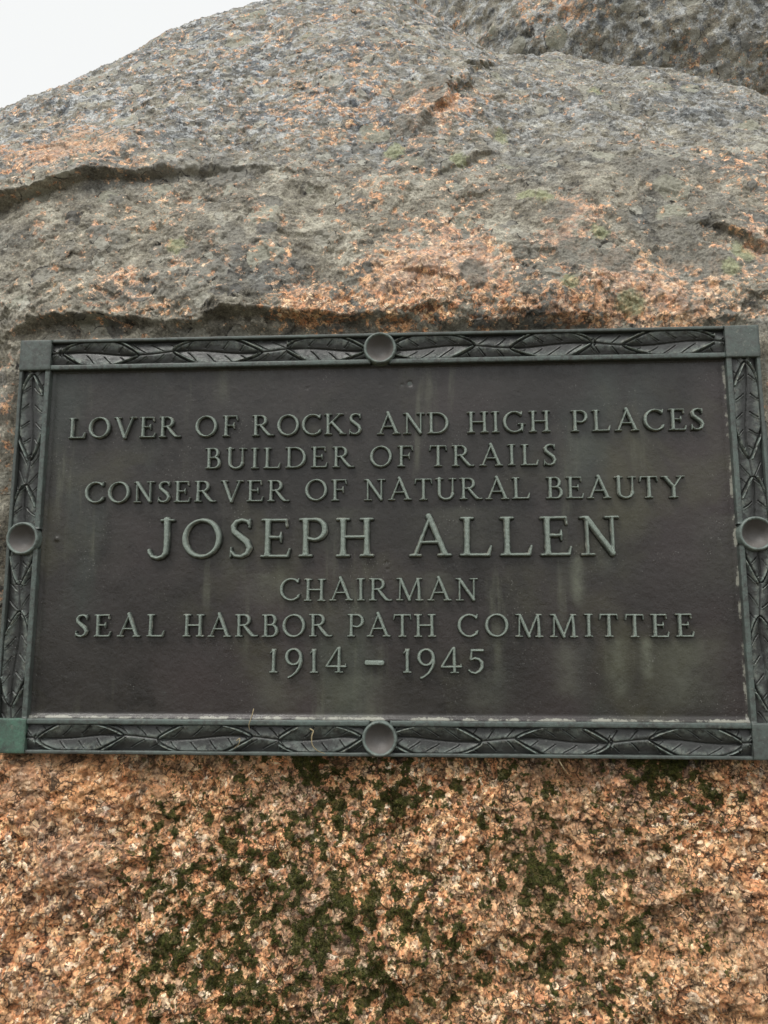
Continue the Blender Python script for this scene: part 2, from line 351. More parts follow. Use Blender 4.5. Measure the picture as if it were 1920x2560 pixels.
# where pink stone shows: all of the lower face, and patches higher up
zfb = -.2+sstep(.38, .45, np.abs(x))*(.14+.20*fbm(P, 7, 4, .6, 95)); fresh = sstep(zfb+.02, zfb-.02, z)*1.15
for c, r, a in (((-.445, .545), .07, .8), ((-.471, .515), .05, .8), ((-.31, .50), .05, .4), ((-.36, .50), .06, .5), ((.069, .62), .05, .85), ((.05, .57), .035, .7), ((.107, .303), .03, .75), ((.063, .287), .03, .8), ((.12, .29), .03, .6), ((.085, .30), .03, .7),
                ((.215, .396), .022, .85), ((.224, .366), .03, .95), ((.20, .335), .03, .8), ((-.074, .246), .03, .9), ((-.10, .25), .03, .8), ((-.04, .247), .03, .8), ((.0, .25), .03, .7), ((.125, .238), .035, .8), ((.21, .256), .05, .8), ((.271, .254), .05, .8),
                ((.316, .274), .04, .6), ((.41, .345), .04, .85), ((.378, .25), .04, .6), ((-.291, .292), .03, .55), ((-.25, .27), .05, .35), ((-.141, .321), .03, .4), ((.042, .34), .045, .65), ((.024, .27), .05, .75), ((.06, .26), .05, .7), ((-.01, .30), .03, .5), ((-.305, .24), .05, .4),
                ((-.02, .62), .10, .35), ((-.15, .60), .10, .3), ((.12, .46), .05, .45), ((-.02, .42), .06, .45), ((.44, .44), .07, .5), ((-.40, -.05), .06, .5), ((-.40, .12), .05, .3), ((.4, .0), .1, .6), ((.1, .36), .05, .45), ((.27, .21), .1, .4), ((-.25, .40), .05, .25)):
    fresh = fresh+.52*a*blob(x, z, c, r)
fresh = fresh+.13*sstep(.45, .65, z)*sstep(.25, -.05, x)
dr = np.zeros(len(x)); dg = np.zeros(len(x))
wob = .25*fbm(P, 45, 2, .5, 51)
for c, r in (((.156, .313), .014), ((.060, .672), .016), ((.021, .575), .013), ((.05, .575), .012), ((-.215, .33), .012), ((.249, .299), .018), ((.098, .286), .014), ((.10, .277), .012), ((.21, .31), .02), ((.33, .35), .022), ((.36, .30), .018), ((.20, .375), .016), ((.14, .43), .013), ((.02, .65), .014), ((.06, .63), .012), ((.30, .47), .02), ((-.17, .35), .012), ((.32, .31), .014), ((.345, .305), .012)):
    dr = np.maximum(dr, 1-np.hypot(x-c[0], (z-c[1])/(1 if c[1] < .45 else 1.35))/r*.5+wob*.35)
for c, r in (((.166, .41), .012), ((.186, .405), .012), ((.26, .243), .016), ((.197, .262), .011), ((.39, .315), .014), ((.372, .29), .012), ((-.233, .337), .012), ((.01, .52), .014), ((.30, .69), .012), ((.09, .50), .012), ((.15, .56), .013), ((.24, .34), .012)):
    dg = np.maximum(dg, .8-np.hypot(x-c[0], (z-c[1])/(1 if c[1] < .45 else 1.3))/r*.4+wob*.4)
# moss in the broken lower face and under the bronze, thickened there to deepen the contact shadow
mz = np.zeros(len(x))
for c, r, a in (((-.10, -.33), .10, .9), ((-.17, -.29), .05, .9), ((-.20, -.40), .08, .8), ((-.09, -.26), .05, .8), ((-.01, -.24), .04, 1.), ((-.05, -.30), .05, .9), ((.0, -.36), .06, .7), ((-.10, -.42), .08, .9), ((.14, -.30), .04, .6), ((.21, -.34), .05, .65), ((.17, -.37), .06, .65),
                ((.30, -.235), .045, .95), ((.24, -.235), .04, .7), ((.13, -.235), .05, .6), ((.30, -.36), .04, .45), ((.22, -.43), .05, .45), ((.0, -.225), .22, .45), ((-.07, -.225), .05, .7), ((.08, -.40), .08, .4)):
    mz += a*blob(x, z, c, r)
mz = np.minimum(mz, 1.05)*sstep(-.205, -.215, z)
mn = fbm(P, 88, 5, .68, 71)*1.1+.55*fbm(P, 24, 3, .5, 72)
moss = np.clip(.42+1.25*(mn-.80+.74*mz), 0, 1)*sstep(.05, .3, mz)
Q[:, 1] -= .0012*sstep(.5, .75, moss)
V = Q.copy(); V[:, 2] += ZC
rock = part('boulder', V-np.array([0, .9, 0]), gridf(nr, nc), M_ROCK, attrs=dict(fresh=np.clip(fresh, 0, 1.2), dark_rosette=dr, green_rosette=dg, moss=moss, mossy=mz, shade_stain=.9*sstep(-.236, -.212, z)*sstep(-.2, -.205, z)*sstep(.42, .38, np.abs(x))*np.clip(.75+1.6*fbm(P, 38, 3, .6, 91), 0, 1)+lowf*.62*np.clip(blob(x, z, (.20, -.40), .14)+.8*blob(x, z, (.02, -.40), .10)+.5*blob(x, z, (.28, -.30), .09), 0, 1)*sstep(-.05, .30, fbm(P, 30, 5, .65, 97)+.35*fbm(P, 9, 2, .5, 98)), old=np.minimum(1, upper+sstep(.2, .4, np.abs(x))*sstep(-.2, -.1, z)), pale=np.clip(sstep(.40, .62, z)*(.65+.35*sstep(.3, -.3, x)), 0, 1)), loc=(0, .9, 0))  # pale: painted haze on the crown; strip under plaque: painted contact shadow
tag(rock, 'large pink granite boulder with grey lichen that carries the bronze plaque', 'boulder')

# tufts of moss standing on the lower face
rng_ = np.random.default_rng(3)
cand = np.where((moss > .62) & (z > -.52) & (z < -.2) & (np.abs(x) < .5))[0]
cand = rng_.choice(cand, min(len(cand), 16000), replace=False)
C = V[cand]+rng_.normal(0, .0005, (len(cand), 3)); nv = N[cand]
TV, TF = [], []
for b in range(3):
    d = rng_.normal(0, 1, (len(cand), 3)); d -= (d*nv).sum(1, keepdims=True)*nv; d /= np.linalg.norm(d, axis=1, keepdims=True)
    e = np.cross(nv, d); ln = rng_.uniform(.0006, .0017, (len(cand), 1)); wd = ln*.35
    up = nv*ln*rng_.uniform(.5, 1.1, (len(cand), 1))
    TV.append(np.stack([C-e*wd-nv*.0006, C+e*wd-nv*.0006, C+d*ln*.6+up+e*wd*.5, C+d*ln*.7+up-e*wd*.3], 1))
TV = np.concatenate(TV).reshape(-1, 3)
mo = part('moss', TV, np.arange(len(TV)).reshape(-1, 4), M_MOSS, smooth=False)
tag(mo, 'dark green moss tufts in the broken granite below the plaque', 'moss', kind='stuff')

# ---------------------------------------------------------------- the boulder behind, upper right
ct = np.array([.80, 1.50, 1.30]); rad = np.array([1.02, .97, .80])
th = np.concatenate([np.linspace(-math.pi, -2.5, 40)[:-1], np.linspace(-2.5, -.9, 420)[:-1], np.linspace(-.9, math.pi, 80)])      # round the vertical axis
ph = np.concatenate([np.linspace(-1.5, -.85, 20)[:-1], np.linspace(-.85, .45, 340)[:-1], np.linspace(.45, 1.55, 40)])
TH, PH = np.meshgrid(th, ph); sgn = lambda v, e: np.sign(v)*np.abs(v)**e
dirs = np.dstack([np.cos(PH)*np.cos(TH), np.cos(PH)*np.sin(TH), sgn(np.sin(PH), .9)]).reshape(-1, 3)
P2 = dirs*rad+ct
D2 = .045*fbm(P2, 2.5, 4, .5, 41)+.012*(fbm(P2, 7, 4, .55, 42, True)-.6)+.006*fbm(P2, 30, 5, .6, 43)+.003*facets(P2, 45, 44)
Q2 = P2+dirs*D2[:, None]
fr = np.clip(.28+.8*fbm(P2, 5, 3, .5, 45), 0, .8)
Q2[:, 2] += ZC
zz = np.zeros(len(Q2))
up = part('boulder', Q2-np.array([.8, 1.5, 0]), gridf(*TH.shape), M_ROCK2, attrs=dict(fresh=fr, dark_rosette=zz, green_rosette=zz, moss=zz, old=zz+1, pale=zz+.85), loc=(.8, 1.5, 0))  # pale carries the painted haze onto this boulder too
tag(up, 'dark rough boulder rising behind the lichened one at upper right', 'boulder')

# ---------------------------------------------------------------- the plaque
PW, PH_, PB, PY = .345, .1767, .0332, .0078           # half width and height of the field, border, depth of the field
plaque = link(bpy.data.objects.new('plaque', None)); plaque.location = (0, 0, ZC)
tag(plaque, 'weathered green bronze memorial plaque with raised lettering and leaf border', 'plaque')

# field
gx, gz = np.meshgrid(np.linspace(-PW-.001, PW+.001, 500), np.linspace(-PH_-.001, PH_+.001, 270))
G = np.c_[gx.ravel(), 0*gx.ravel(), gz.ravel()]
yy = PY+.0004*fbm(G, 14, 3, .5, 81)+.00022*fbm(G, 60, 4, .6, 82)+.00012*fbm(G, 260, 2, .6, 83)
for c, r, a in (((.030, .158), .0025, .0016), ((.022, .1565), .0015, .001), ((.006, -.026), .0015, .001), ((.007, -.032), .0013, .001), ((-.33, .0), .0022, -.0015), ((-.075, .155), .0012, .0008), ((.0, .157), .0010, .0008), ((.14, .146), .0010, .0007), ((-.05, -.158), .0015, .0007), ((.11, -.06), .0012, .0006)):
    yy += a*blob(G[:, 0], G[:, 2], c, r)
eb = np.minimum(G[:, 2]+PH_, 9); er = PW-G[:, 0]; el = G[:, 0]+PW; et = PH_-G[:, 2]
yy -= .0035*sstep(.005, 0, eb)+.0016*sstep(.003, 0, er)+.0012*sstep(.003, 0, el)+.001*sstep(.002, 0, et)
cr = np.maximum.reduce([.66*sstep(.006, .0008, eb), .60*sstep(.005, .0008, er), .35*sstep(.003, .0005, el), .0*et])
cr = np.maximum(cr, .30*blob(G[:, 0], G[:, 2], (-.30, -.13), .05)+.28*blob(G[:, 0], G[:, 2], (-.33, .05), .03)+.22*blob(G[:, 0], G[:, 2], (-.2, -.13), .05)+.25*blob(G[:, 0], G[:, 2], (-.32, -.03), .04))
cr = cr*np.clip(.85+.9*fbm(G, 45, 3, .6, 87), .45, 1.1)
run = np.zeros(len(G))
for cx_, z0, z1, w_, a in ((.192, -.020, -.062, .006, .9), (.255, -.099, -.135, .006, .8), (.228, -.10, -.15, .009, .55), (.18, -.10, -.15, .012, .4), (-.115, -.035, -.06, .02, .35), (.05, -.035, -.06, .02, .3), (.22, -.0, -.03, .01, .35), (-.02, -.135, -.17, .03, .35), (.29, -.10, -.16, .03, .4), (.10, -.13, -.165, .02, .3), (-.04, .03, -.01, .03, .25), (.08, .03, -.01, .04, .25), (-.10, -.12, -.165, .02, .3), (.2, .10, .075, .01, .3), (.34, .02, -.05, .03, .2)):
    run = np.maximum(run, a*np.exp(-((G[:, 0]-cx_)/w_)**2)*sstep(z1-.012, z1+.008, G[:, 2])*sstep(z0+.003, z0-.004, G[:, 2]))
G[:, 1] = yy
part('panel', G, gridf(270, 500), M_PANEL, plaque, attrs=dict(crust=cr, run=run, edge=np.zeros(len(G))))

def bar(name, x0, x1, z0, z1, y0, y1, mat, bev=.0009, seed=0, edge=.35, step=.0025, wob=.00022):
    """a cast bar with rounded front edges, slightly uneven along its length"""
    horiz = (x1-x0) >= (z1-z0)
    a0, a1, b0, b1 = (x0, x1, z0, z1) if horiz else (z0, z1, x0, x1)
    w = b1-b0; prof = [(0, y1)]
    for k in range(4):
        t = math.pi/2*k/3; prof.append((bev*(1-math.cos(t)), y0+bev*(1-math.sin(t))))
    nmid = max(1, int(w/.003))
    prof += [(bev+(w-2*bev)*k/(nmid+1), y0) for k in range(1, nmid+1)]
    for k in range(4):
        t = math.pi/2*k/3; prof.append((w-bev*(1-math.sin(t)), y0+bev*(1-math.cos(t))))
    prof.append((w, y1)); prof = np.array(prof)
    n = max(3, int((a1-a0)/step)); a = np.linspace(a0, a1, n)
    A = np.repeat(a, len(prof)); B = np.tile(prof[:, 0], n)+b0; Yv = np.tile(prof[:, 1], n)
    Vv = np.c_[A, Yv, B] if horiz else np.c_[B, Yv, A]
    f = perlin(Vv*160, seed+5); g = perlin(Vv*60, seed+6)
    Vv[:, 1] += wob*1.2*g*(Yv < y1-1e-5); Vv[:, 2 if horiz else 0] += wob*(f+g)
    F = gridf(n, len(prof)) if not horiz else gridf(n, len(prof))[:, ::-1]
    caps_v = len(Vv); m = len(prof)
    ed = np.where(np.tile(np.abs(prof[:, 1]-y0) < bev*.9, n), edge, edge*.3)
    c = np.array([Vv[:m].mean(0), Vv[-m:].mean(0)]); Vv = np.r_[Vv, c]; ed = np.r_[ed, [edge, edge]]
    tri = []
    for k in range(m-1):
        tri += [(k, k+1, caps_v, caps_v), (caps_v-m+k+1, caps_v-m+k, caps_v+1, caps_v+1)]
    me_v = Vv; quads = F
    me = bpy.data.meshes.new(name)
    me.from_pydata(me_v.tolist(), [], quads.tolist()+[t[:3] for t in tri]); me.update()
    me.polygons.foreach_set('use_smooth', np.r_[np.ones(len(quads), bool), np.zeros(len(tri), bool)])
    at = me.attributes.new('edge', 'FLOAT', 'POINT'); at.data.foreach_set('value', ed.astype(np.float32))
    me.materials.append(mat)
    return link(bpy.data.objects.new(name, me), plaque)
OX, OZ = PW+PB, PH_+PB; RO, RI = .0034, .0054; GAP = .0098
bar('backing_plate', -OX+.0012, OX-.0012, -OZ+.0012, OZ-.0012, .0086, .0215, M_RIM, .001, 1)
bar('side_strip', OX-.004, OX+.0042, -OZ+.004, .113, .0062, .021, M_RIM, .0012, 2)
for s in (-1, 1):
    bar('outer_rim', -PW, PW, *sorted((s*(OZ-RO), s*OZ)), 0, .0084, M_RIM, .001, 3+s)
    bar('outer_rim', *sorted((s*(OX-RO), s*OX)), -PH_, PH_, 0, .0084, M_RIM, .001, 13+s)
    for q in (-1, 1):
        bar('inner_rim', *sorted((q*GAP, q*PW)), *sorted((s*PH_, s*(PH_+RI))), -.0003, .0088, M_RIM, .0013, 23+s+3*q, .5)
        bar('inner_rim', *sorted((s*PW, s*(PW+RI))), *sorted((q*GAP, q*PH_)), -.0003, .0088, M_RIM, .0013, 33+s+3*q, .5)
        bar('corner_block', *sorted((s*PW, s*OX)), *sorted((q*PH_, q*OZ)), -.0007, .0086, M_BLOCK2 if s < 0 and q < 0 else M_BLOCK, .0013, 43+s+3*q, .45, .003, .0003)

def leaf_band(length, stub, flip_dir, tipdir, seed, width, start=.009, period=.1195, leaf=.0885, round_end=.0150, round_start=0.):
    """relief of overlapping laurel leaves; a runs from the corner to the roundel, b across (-1..1)"""
    na, nb = int(length/.00055), 46
    a = np.linspace(0, length, na)[:, None]+np.zeros((1, nb)); b = np.linspace(-1, 1, nb)[None, :]+np.zeros((na, 1))
    hw = width/2
    wv = .0012*perlin(np.c_[a.ravel()*30, b.ravel()*.6, np.full(a.size, seed*1.7)], seed).reshape(a.shape)
    aw = a+wv
    kk = np.floor((aw-start)/period); leaf = leaf*(1+.07*np.sin(kk*2.7+seed*1.9)); aw = aw+.0022*np.sin(kk*4.1+seed)
    t = ((aw-start) % period)/leaf                      # 0..1 on the leaf, beyond: the gap
    tt = np.clip(t, 0, 1)
    if tipdir < 0: tt = 1-tt
    ed = np.where(t <= 1, 1.22*np.sin(math.pi*np.clip(tt, 0, 1)**.92)**.80, 0)
    ed = np.maximum(ed, .0)
    bb = b; b = b-.17*np.sin(2*math.pi*((aw-start)/period)+.6)*(1-b*b)        # the garland weaves about its middle
    db = (np.abs(b)-ed)*hw                              # <0 inside the full leaf
    slope = np.clip(np.abs(np.gradient(ed, axis=0)/np.gradient(a, axis=0))*hw, 0, 3)
    dist = db/np.sqrt(1+slope**2)
    inside = dist < 0
    up = np.clip(np.abs(b)/np.maximum(ed, .05), 0, 1); un = np.clip((1-np.abs(b))/np.maximum(1-ed, .05), 0, 1)
    h = np.where(inside, .0004+.0029*up**.8, .0002+.0026*un**.8)
    h -= .0004*np.where(inside, sstep(.75, 1., up), sstep(.75, 1., un))
    h -= np.where(ed < .03, .0012, .0028)*np.exp(-(dist/.00068)**2)
    lip = np.exp(-((dist-.0014*np.sign(b)*(1 if tipdir > 0 else -1))/.0008)**2)
    h += .0019*lip*(np.abs(ed) < 1.0)*(ed > .02)
    mid = np.exp(-(b*hw/.00045)**2); h -= .0012*mid*(inside)
    al = aw*(1 if tipdir > 0 else -1)
    for u_, msk in ((np.abs(b)*hw, inside & (up > .22) & (up < .86) & (np.abs(b) < .86)), ((1-np.abs(b))*hw, (~inside) & (un > .2) & (un < .85) & (np.abs(b) > .12))):
        ph_ = ((al-u_*1.25+.003*np.sin(seed+b*2)) % .0185)/.0185
        vein = np.exp(-((ph_-.5)*.0185/.00055)**2); h -= .0016*vein*msk
        lipv = np.exp(-((ph_-.5)*.0185/.0007-1.6)**2); h += .0007*lipv*msk
    b = bb
    h += .00022*fbm(np.c_[a.ravel(), b.ravel()*hw, np.full(a.size, seed)], 130, 3, .6, seed).reshape(a.shape)
    h = 1.2*h*sstep(1.02, .93, np.abs(b))
    y_ = .0056-h
    yb = np.where(np.abs(b) > .99, .0056, y_)
    keep = np.hypot(length+stub-a, b*hw) > round_end
    edg = (.75*lip*(np.abs(ed) < 1.0)*(ed > .02)+.45*sstep(.0016, .0034, h)).clip(0, 1)
    return a, b*hw, yb, keep, edg
def place_band(horiz, s, q, seed, tipdir, flip_v=False):
    L_ = (PW if horiz else PH_); width = PB-RO-RI+.001
    cmid = (PH_ if horiz else PW)+RI+(PB-RO-RI)/2
    if horiz: a, b, yv, keep, ed = leaf_band(L_-.001, .001, 1, tipdir, seed, width)
    else: a, b, yv, keep, ed = leaf_band(L_-.001, .001, 1, tipdir, seed, width, start=(.001 if q > 0 else .0105), leaf=.0955)
    n = a.shape; m = (PH_ if horiz else PW)+PB/2
    keep = np.hypot(L_-a, b+s*(cmid-m)*1.0*s*0+ (cmid-m)) > .0148
    if horiz: Vv = np.c_[(q*(L_-a)).ravel(), yv.ravel(), (s*(cmid+b)).ravel()]
    else: Vv = np.c_[(s*(cmid+b)).ravel(), yv.ravel(), (q*(L_-a)).ravel()]
    F = gridf(*n); k = keep.ravel()[F].all(1); F = F[k]
    p = Vv[F[:400]]; nrm = np.cross(p[:, 1]-p[:, 0], p[:, 2]-p[:, 0])[:, 1].mean()
    if nrm > 0: F = F[:, ::-1]
    part('leaf_band', Vv, F, M_LEAF, plaque, attrs=dict(edge=ed.ravel()))
for s in (-1, 1):
    for q in (-1, 1):
        place_band(True, s, q, 60+s*3+q, 1)
        place_band(False, s, q, 70+s*3+q, 1 if q > 0 else -1)

# roundels: a raised ring round a hollow dish
def lathe(prof, n=72):
    prof = np.array(prof); th = np.linspace(0, 2*math.pi, n+1)[:-1]
    Vv = np.concatenate([np.c_[r*np.cos(th), np.full(n, y_), r*np.sin(th)] for r, y_ in prof])
    F = [(i*n+j, i*n+(j+1) % n, (i+1)*n+(j+1) % n, (i+1)*n+j) for i in range(len(prof)-1) for j in range(n)]
    return Vv, np.array(F)
dish = [(.0002+.0134*k/16, .0083-.0092*(k/16)**2.4) for k in range(17)]
ringp = [(.0135, -.0006), (.0137, -.0016), (.0143, -.0025), (.0153, -.0028), (.0161, -.0023), (.0166, -.0011), (.0168, .0005), (.0169, .0080)]
for x_, z_ in ((0, PH_+PB/2), (0, -PH_-PB/2), (PW+PB/2, 0), (-PW-PB/2, 0)):
    Vr, Fr = lathe(ringp); Vr[:, 1] += .00025*perlin(Vr*200+x_*50, 3)
    r_ = part('roundel_ring', Vr, Fr[:, ::-1], M_RING, plaque, attrs=dict(edge=np.full(len(Vr), .6)), loc=(x_, 0, z_))
    Vd, Fd = lathe(dish); part('dish', Vd, Fd[:, ::-1], M_DISH, r_, attrs=dict(edge=np.zeros(len(Vd))))

# ---------------------------------------------------------------- lettering: roman capitals as ridged strokes
TK, TN, SH = .078, .047, .036
def ln(x0, y0, x1, y1, w0=TK, w1=None): return [((x0, y0), w0), ((x1, y1), w1 if w1 is not None else w0)]
def stem(x, y0=0., y1=1., w=TK, bot=True, topp=True, sb=.145):
    r = [[((x, y0+.03), w*1.25), ((x, y0+.14), w*1.0), ((x, (y0+y1)/2), w*.9), ((x, y1-.14), w*1.0), ((x, y1-.03), w*1.25)]]
    if bot: r.append(ln(x-sb, y0+SH, x+sb, y0+SH, SH))
    if topp: r.append(ln(x-sb, y1-SH, x+sb, y1-SH, SH))
    return r
def arc(cx_, cy_, rx, ry, a0, a1, thick=TK, thin=TN, n=28, tilt=0.):
    out = []
    for k in range(n+1):
        a = math.radians(a0+(a1-a0)*k/n); out.append(((cx_+rx*math.cos(a), cy_+ry*math.sin(a)), thin+(thick-thin)*abs(math.cos(a-tilt))**1.5))
    return out
def pl(*p): return [((q[0], q[1]), q[2]) for q in p]
GL = {
 'A': [ln(.12, .04, .49, .97, TN), ln(.47, 1.02, .87, .04, TK), ln(.25, .36, .72, .36, .044), ln(.0, SH, .25, SH, SH), ln(.71, SH, 1.0, SH, SH)],
 'B': stem(.15)+[pl((.15, .96, .045), (.36, .96, .045))+arc(.36, .745, .2, .215, 85, -85)+pl((.36, .53, .045), (.15, .53, .045)), pl((.38, .53, .045))+arc(.40, .285, .24, .25, 88, -88)+pl((.38, .035, .045), (.15, .035, .045))],
 'C': [arc(.50, .5, .44, .465, 48, 318, tilt=.0), ln(.80, .82, .84, .97, .05, .035), ln(.80, .20, .87, .27, .06, .03)],
 'D': stem(.15)+[pl((.15, .96, .045), (.38, .96, .045))+arc(.40, .5, .47, .46, 88, -88)+pl((.38, .04, .045), (.15, .04, .045))],
 'E': stem(.16)+[ln(.16, .96, .62, .96, .042), pl((.62, .96, .04), (.645, .80, .028)), ln(.16, .52, .50, .52, .042), pl((.50, .64, .022), (.49, .52, .045), (.50, .40, .022)), ln(.16, .04, .68, .04, .042), pl((.68, .04, .045), (.73, .22, .028))],
 'F': stem(.16)+[ln(.16, .96, .64, .96, .042), pl((.64, .96, .04), (.67, .78, .028)), ln(.16, .52, .52, .52, .042), pl((.53, .66, .022), (.51, .52, .045), (.53, .38, .022))],
 'G': [arc(.49, .5, .44, .465, 48, 320), ln(.79, .82, .83, .97, .05, .035), pl((.83, .08, .05), (.83, .36, TK)), ln(.68, .40, .96, .40, SH)],
 'H': stem(.16)+stem(.76)+[ln(.16, .51, .76, .51, .044)],
 'I': stem(.17),
 'J': [pl((.48, .97, TK*1.2), (.48, .80, TK), (.48, .30, TK*.95), (.46, .13, .07), (.38, .03, .055), (.25, -.01, .05), (.12, .03, .05), (.05, .13, .055), (.03, .20, .045)), ln(.33, 1-SH, .64, 1-SH, SH)],
 'K': stem(.16)+[ln(.20, .46, .70, .96, .046), ln(.34, .58, .80, .06, TK), ln(.58, 1-SH, .84, 1-SH, SH), ln(.70, SH, .97, SH, SH)],
 'L': stem(.16)+[ln(.16, .04, .70, .04, .044), pl((.70, .04, .05), (.76, .26, .03))],
 'M': [ln(.17, .04, .20, .97, TN), ln(.19, .98, .60, .04, TK), ln(.58, .04, .97, .97, TN), pl((.97, .97, TK), (1.02, .5, TK*.9), (1.03, .04, TK)), ln(.04, SH, .31, SH, SH), ln(.88, SH, 1.18, SH, SH), ln(.05, 1-SH, .22, 1-SH, SH), ln(.95, 1-SH, 1.12, 1-SH, SH)],
 'N': [ln(.17, .04, .17, .96, TN), ln(.15, .97, .78, .06, TK), ln(.79, .03, .79, .96, TN), ln(.03, SH, .32, SH, SH), ln(.02, 1-SH, .2, 1-SH, SH), ln(.64, 1-SH, .94, 1-SH, SH)],
 'O': [arc(.5, .5, .44, .465, 0, 360, tilt=.25, n=44)],
 'P': stem(.16)+[pl((.16, .96, .045), (.38, .96, .045))+arc(.38, .70, .27, .26, 86, -110)+pl((.24, .47, .045))],
 'R': stem(.16)+[pl((.16, .96, .045), (.36, .96, .045))+arc(.37, .735, .24, .225, 86, -86)+pl((.34, .51, .045), (.16, .51, .045)), pl((.38, .52, .06), (.56, .28, TK), (.74, .08, TK*.95), (.86, .01, .055), (.98, .05, .035))],
 'S': [pl((.52, .84, .04), (.47, .93, .05), (.33, .965, .05), (.18, .92, .06), (.10, .80, .07), (.14, .66, .08), (.30, .53, .085), (.46, .40, .085), (.53, .25, .075), (.47, .10, .06), (.32, .03, .05), (.16, .05, .05), (.07, .15, .045)), ln(.53, .97, .52, .78, .03), ln(.05, .03, .06, .25, .03)],
 'T': stem(.41, topp=False)+[ln(.07, .955, .75, .955, .044), pl((.07, .955, .045), (.03, .76, .026)), pl((.75, .955, .045), (.79, .76, .026))],
 'U': [pl((.17, .97, TK*1.15), (.17, .80, TK), (.17, .34, TK))+[((.17+.30-.30*math.cos(math.radians(a)), .30-.265*math.sin(math.radians(a))), .078-.02*math.sin(math.radians(a))) for a in range(10, 180, 12)]+pl((.77, .34, TN), (.77, .97, TN)), ln(.02, 1-SH, .33, 1-SH, SH), ln(.63, 1-SH, .92, 1-SH, SH)],
 'V': [ln(.13, .96, .50, .02, TK), ln(.50, .0, .86, .96, TN), ln(.0, 1-SH, .28, 1-SH, SH), ln(.72, 1-SH, 1.0, 1-SH, SH)],
 'Y': [ln(.13, .96, .50, .48, TK), ln(.49, .46, .84, .96, TN), pl((.49, .50, TK), (.49, .05, TK*1.05)), ln(.33, SH, .65, SH, SH), ln(.0, 1-SH, .27, 1-SH, SH), ln(.70, 1-SH, .98, 1-SH, SH)],
 '1': stem(.23, topp=False, w=.078)+[ln(.23, .97, .08, .82, .05, .03)],
 '9': [arc(.37, .66, .30, .32, 0, 360, n=36), pl((.68, .66, .075), (.68, .45, .075), (.61, .22, .065), (.48, .02, .055), (.30, -.13, .045), (.16, -.19, .05))],
 '4': [ln(.52, 1.02, .06, .28, .048), ln(.06, .27, .86, .27, .05), pl((.58, 1.02, .07), (.58, .08, .075)), ln(.43, SH, .74, SH, SH), ln(.86, .27, .86, .36, .03)],
 '5': [ln(.18, .94, .64, .94, .06), ln(.18, .93, .14, .58, .05), pl((.14, .56, .045), (.30, .62, .055), (.48, .57, .065), (.60, .43, .075), (.60, .25, .075), (.50, .09, .06), (.32, .0, .05), (.14, .04, .045), (.06, .12, .045))],
 '-': [ln(.08, .5, .86, .5, .115)],
}
GMESH = {}
def glyph(ch):
    if ch in GMESH: return GMESH[ch]
    strokes = GL[ch]; pts = np.array([q[0] for s_ in strokes for q in s_]); ws = np.array([q[1] for s_ in strokes for q in s_])
    x0, x1 = (pts[:, 0]-ws).min(), (pts[:, 0]+ws).max(); y0, y1 = (pts[:, 1]-ws).min(), (pts[:, 1]+ws).max()
    st = 1/64; m = .07
    gx, gy = np.meshgrid(np.arange(x0-m, x1+m, st), np.arange(y0-m, y1+m, st)); d = np.full(gx.shape, -9.)
    for s_ in strokes:
        for ((ax, ay), wa), ((bx, by), wb) in zip(s_[:-1], s_[1:]):
            L2 = (bx-ax)**2+(by-ay)**2+1e-9
            t = np.clip(((gx-ax)*(bx-ax)+(gy-ay)*(by-ay))/L2, 0, 1)
            d = np.maximum(d, wa+(wb-wa)*t-np.hypot(gx-ax-t*(bx-ax), gy-ay-t*(by-ay)))
    if ch not in 'VMNY': d = np.minimum(d, gy+.004) if ch not in 'OCGSUJ953' else d
    if ch not in 'A4OCGSUJ953': d = np.minimum(d, 1.004-gy)
    d = d+.010*perlin(np.c_[gx.ravel()*9, gy.ravel()*9, np.full(gx.size, ord(ch)*3.3)], 5).reshape(gx.shape)
    h = 1-(1-np.clip((d+.022)/.075, 0, 1))**2
    h = np.where(d < -.022, -.25, h)+.05*perlin(np.c_[gx.ravel()*14, gy.ravel()*14, np.full(gx.size, ord(ch)*1.3)], 6).reshape(gx.shape)*(d > -.01)
    Vv = np.c_[gx.ravel()-x0, -h.ravel(), gy.ravel()]; F = gridf(*gx.shape); k = (d.ravel()[F] > -.045).any(1); F = F[k]
    used = np.unique(F); mp = np.full(len(Vv), -1); mp[used] = np.arange(len(used))
    ed = sstep(.35, .95, h.ravel())
    pn = perlin(np.c_[gx.ravel()*3.1, gy.ravel()*3.1, np.full(gx.size, ord(ch)*2.3)], 8)+.35*perlin(np.c_[gx.ravel()*17, gy.ravel()*17, np.full(gx.size, ord(ch)*2.3)], 9)
    crs = (np.exp(-((h.ravel()-.55)/.28)**2)*(.55+.85*pn)).clip(0, .85)
    me = mesh_np('letter', Vv[used], mp[F], M_LETTER, attrs=dict(edge=ed[used], crust=crs[used]))
    GMESH[ch] = (me, x1-x0); return GMESH[ch]
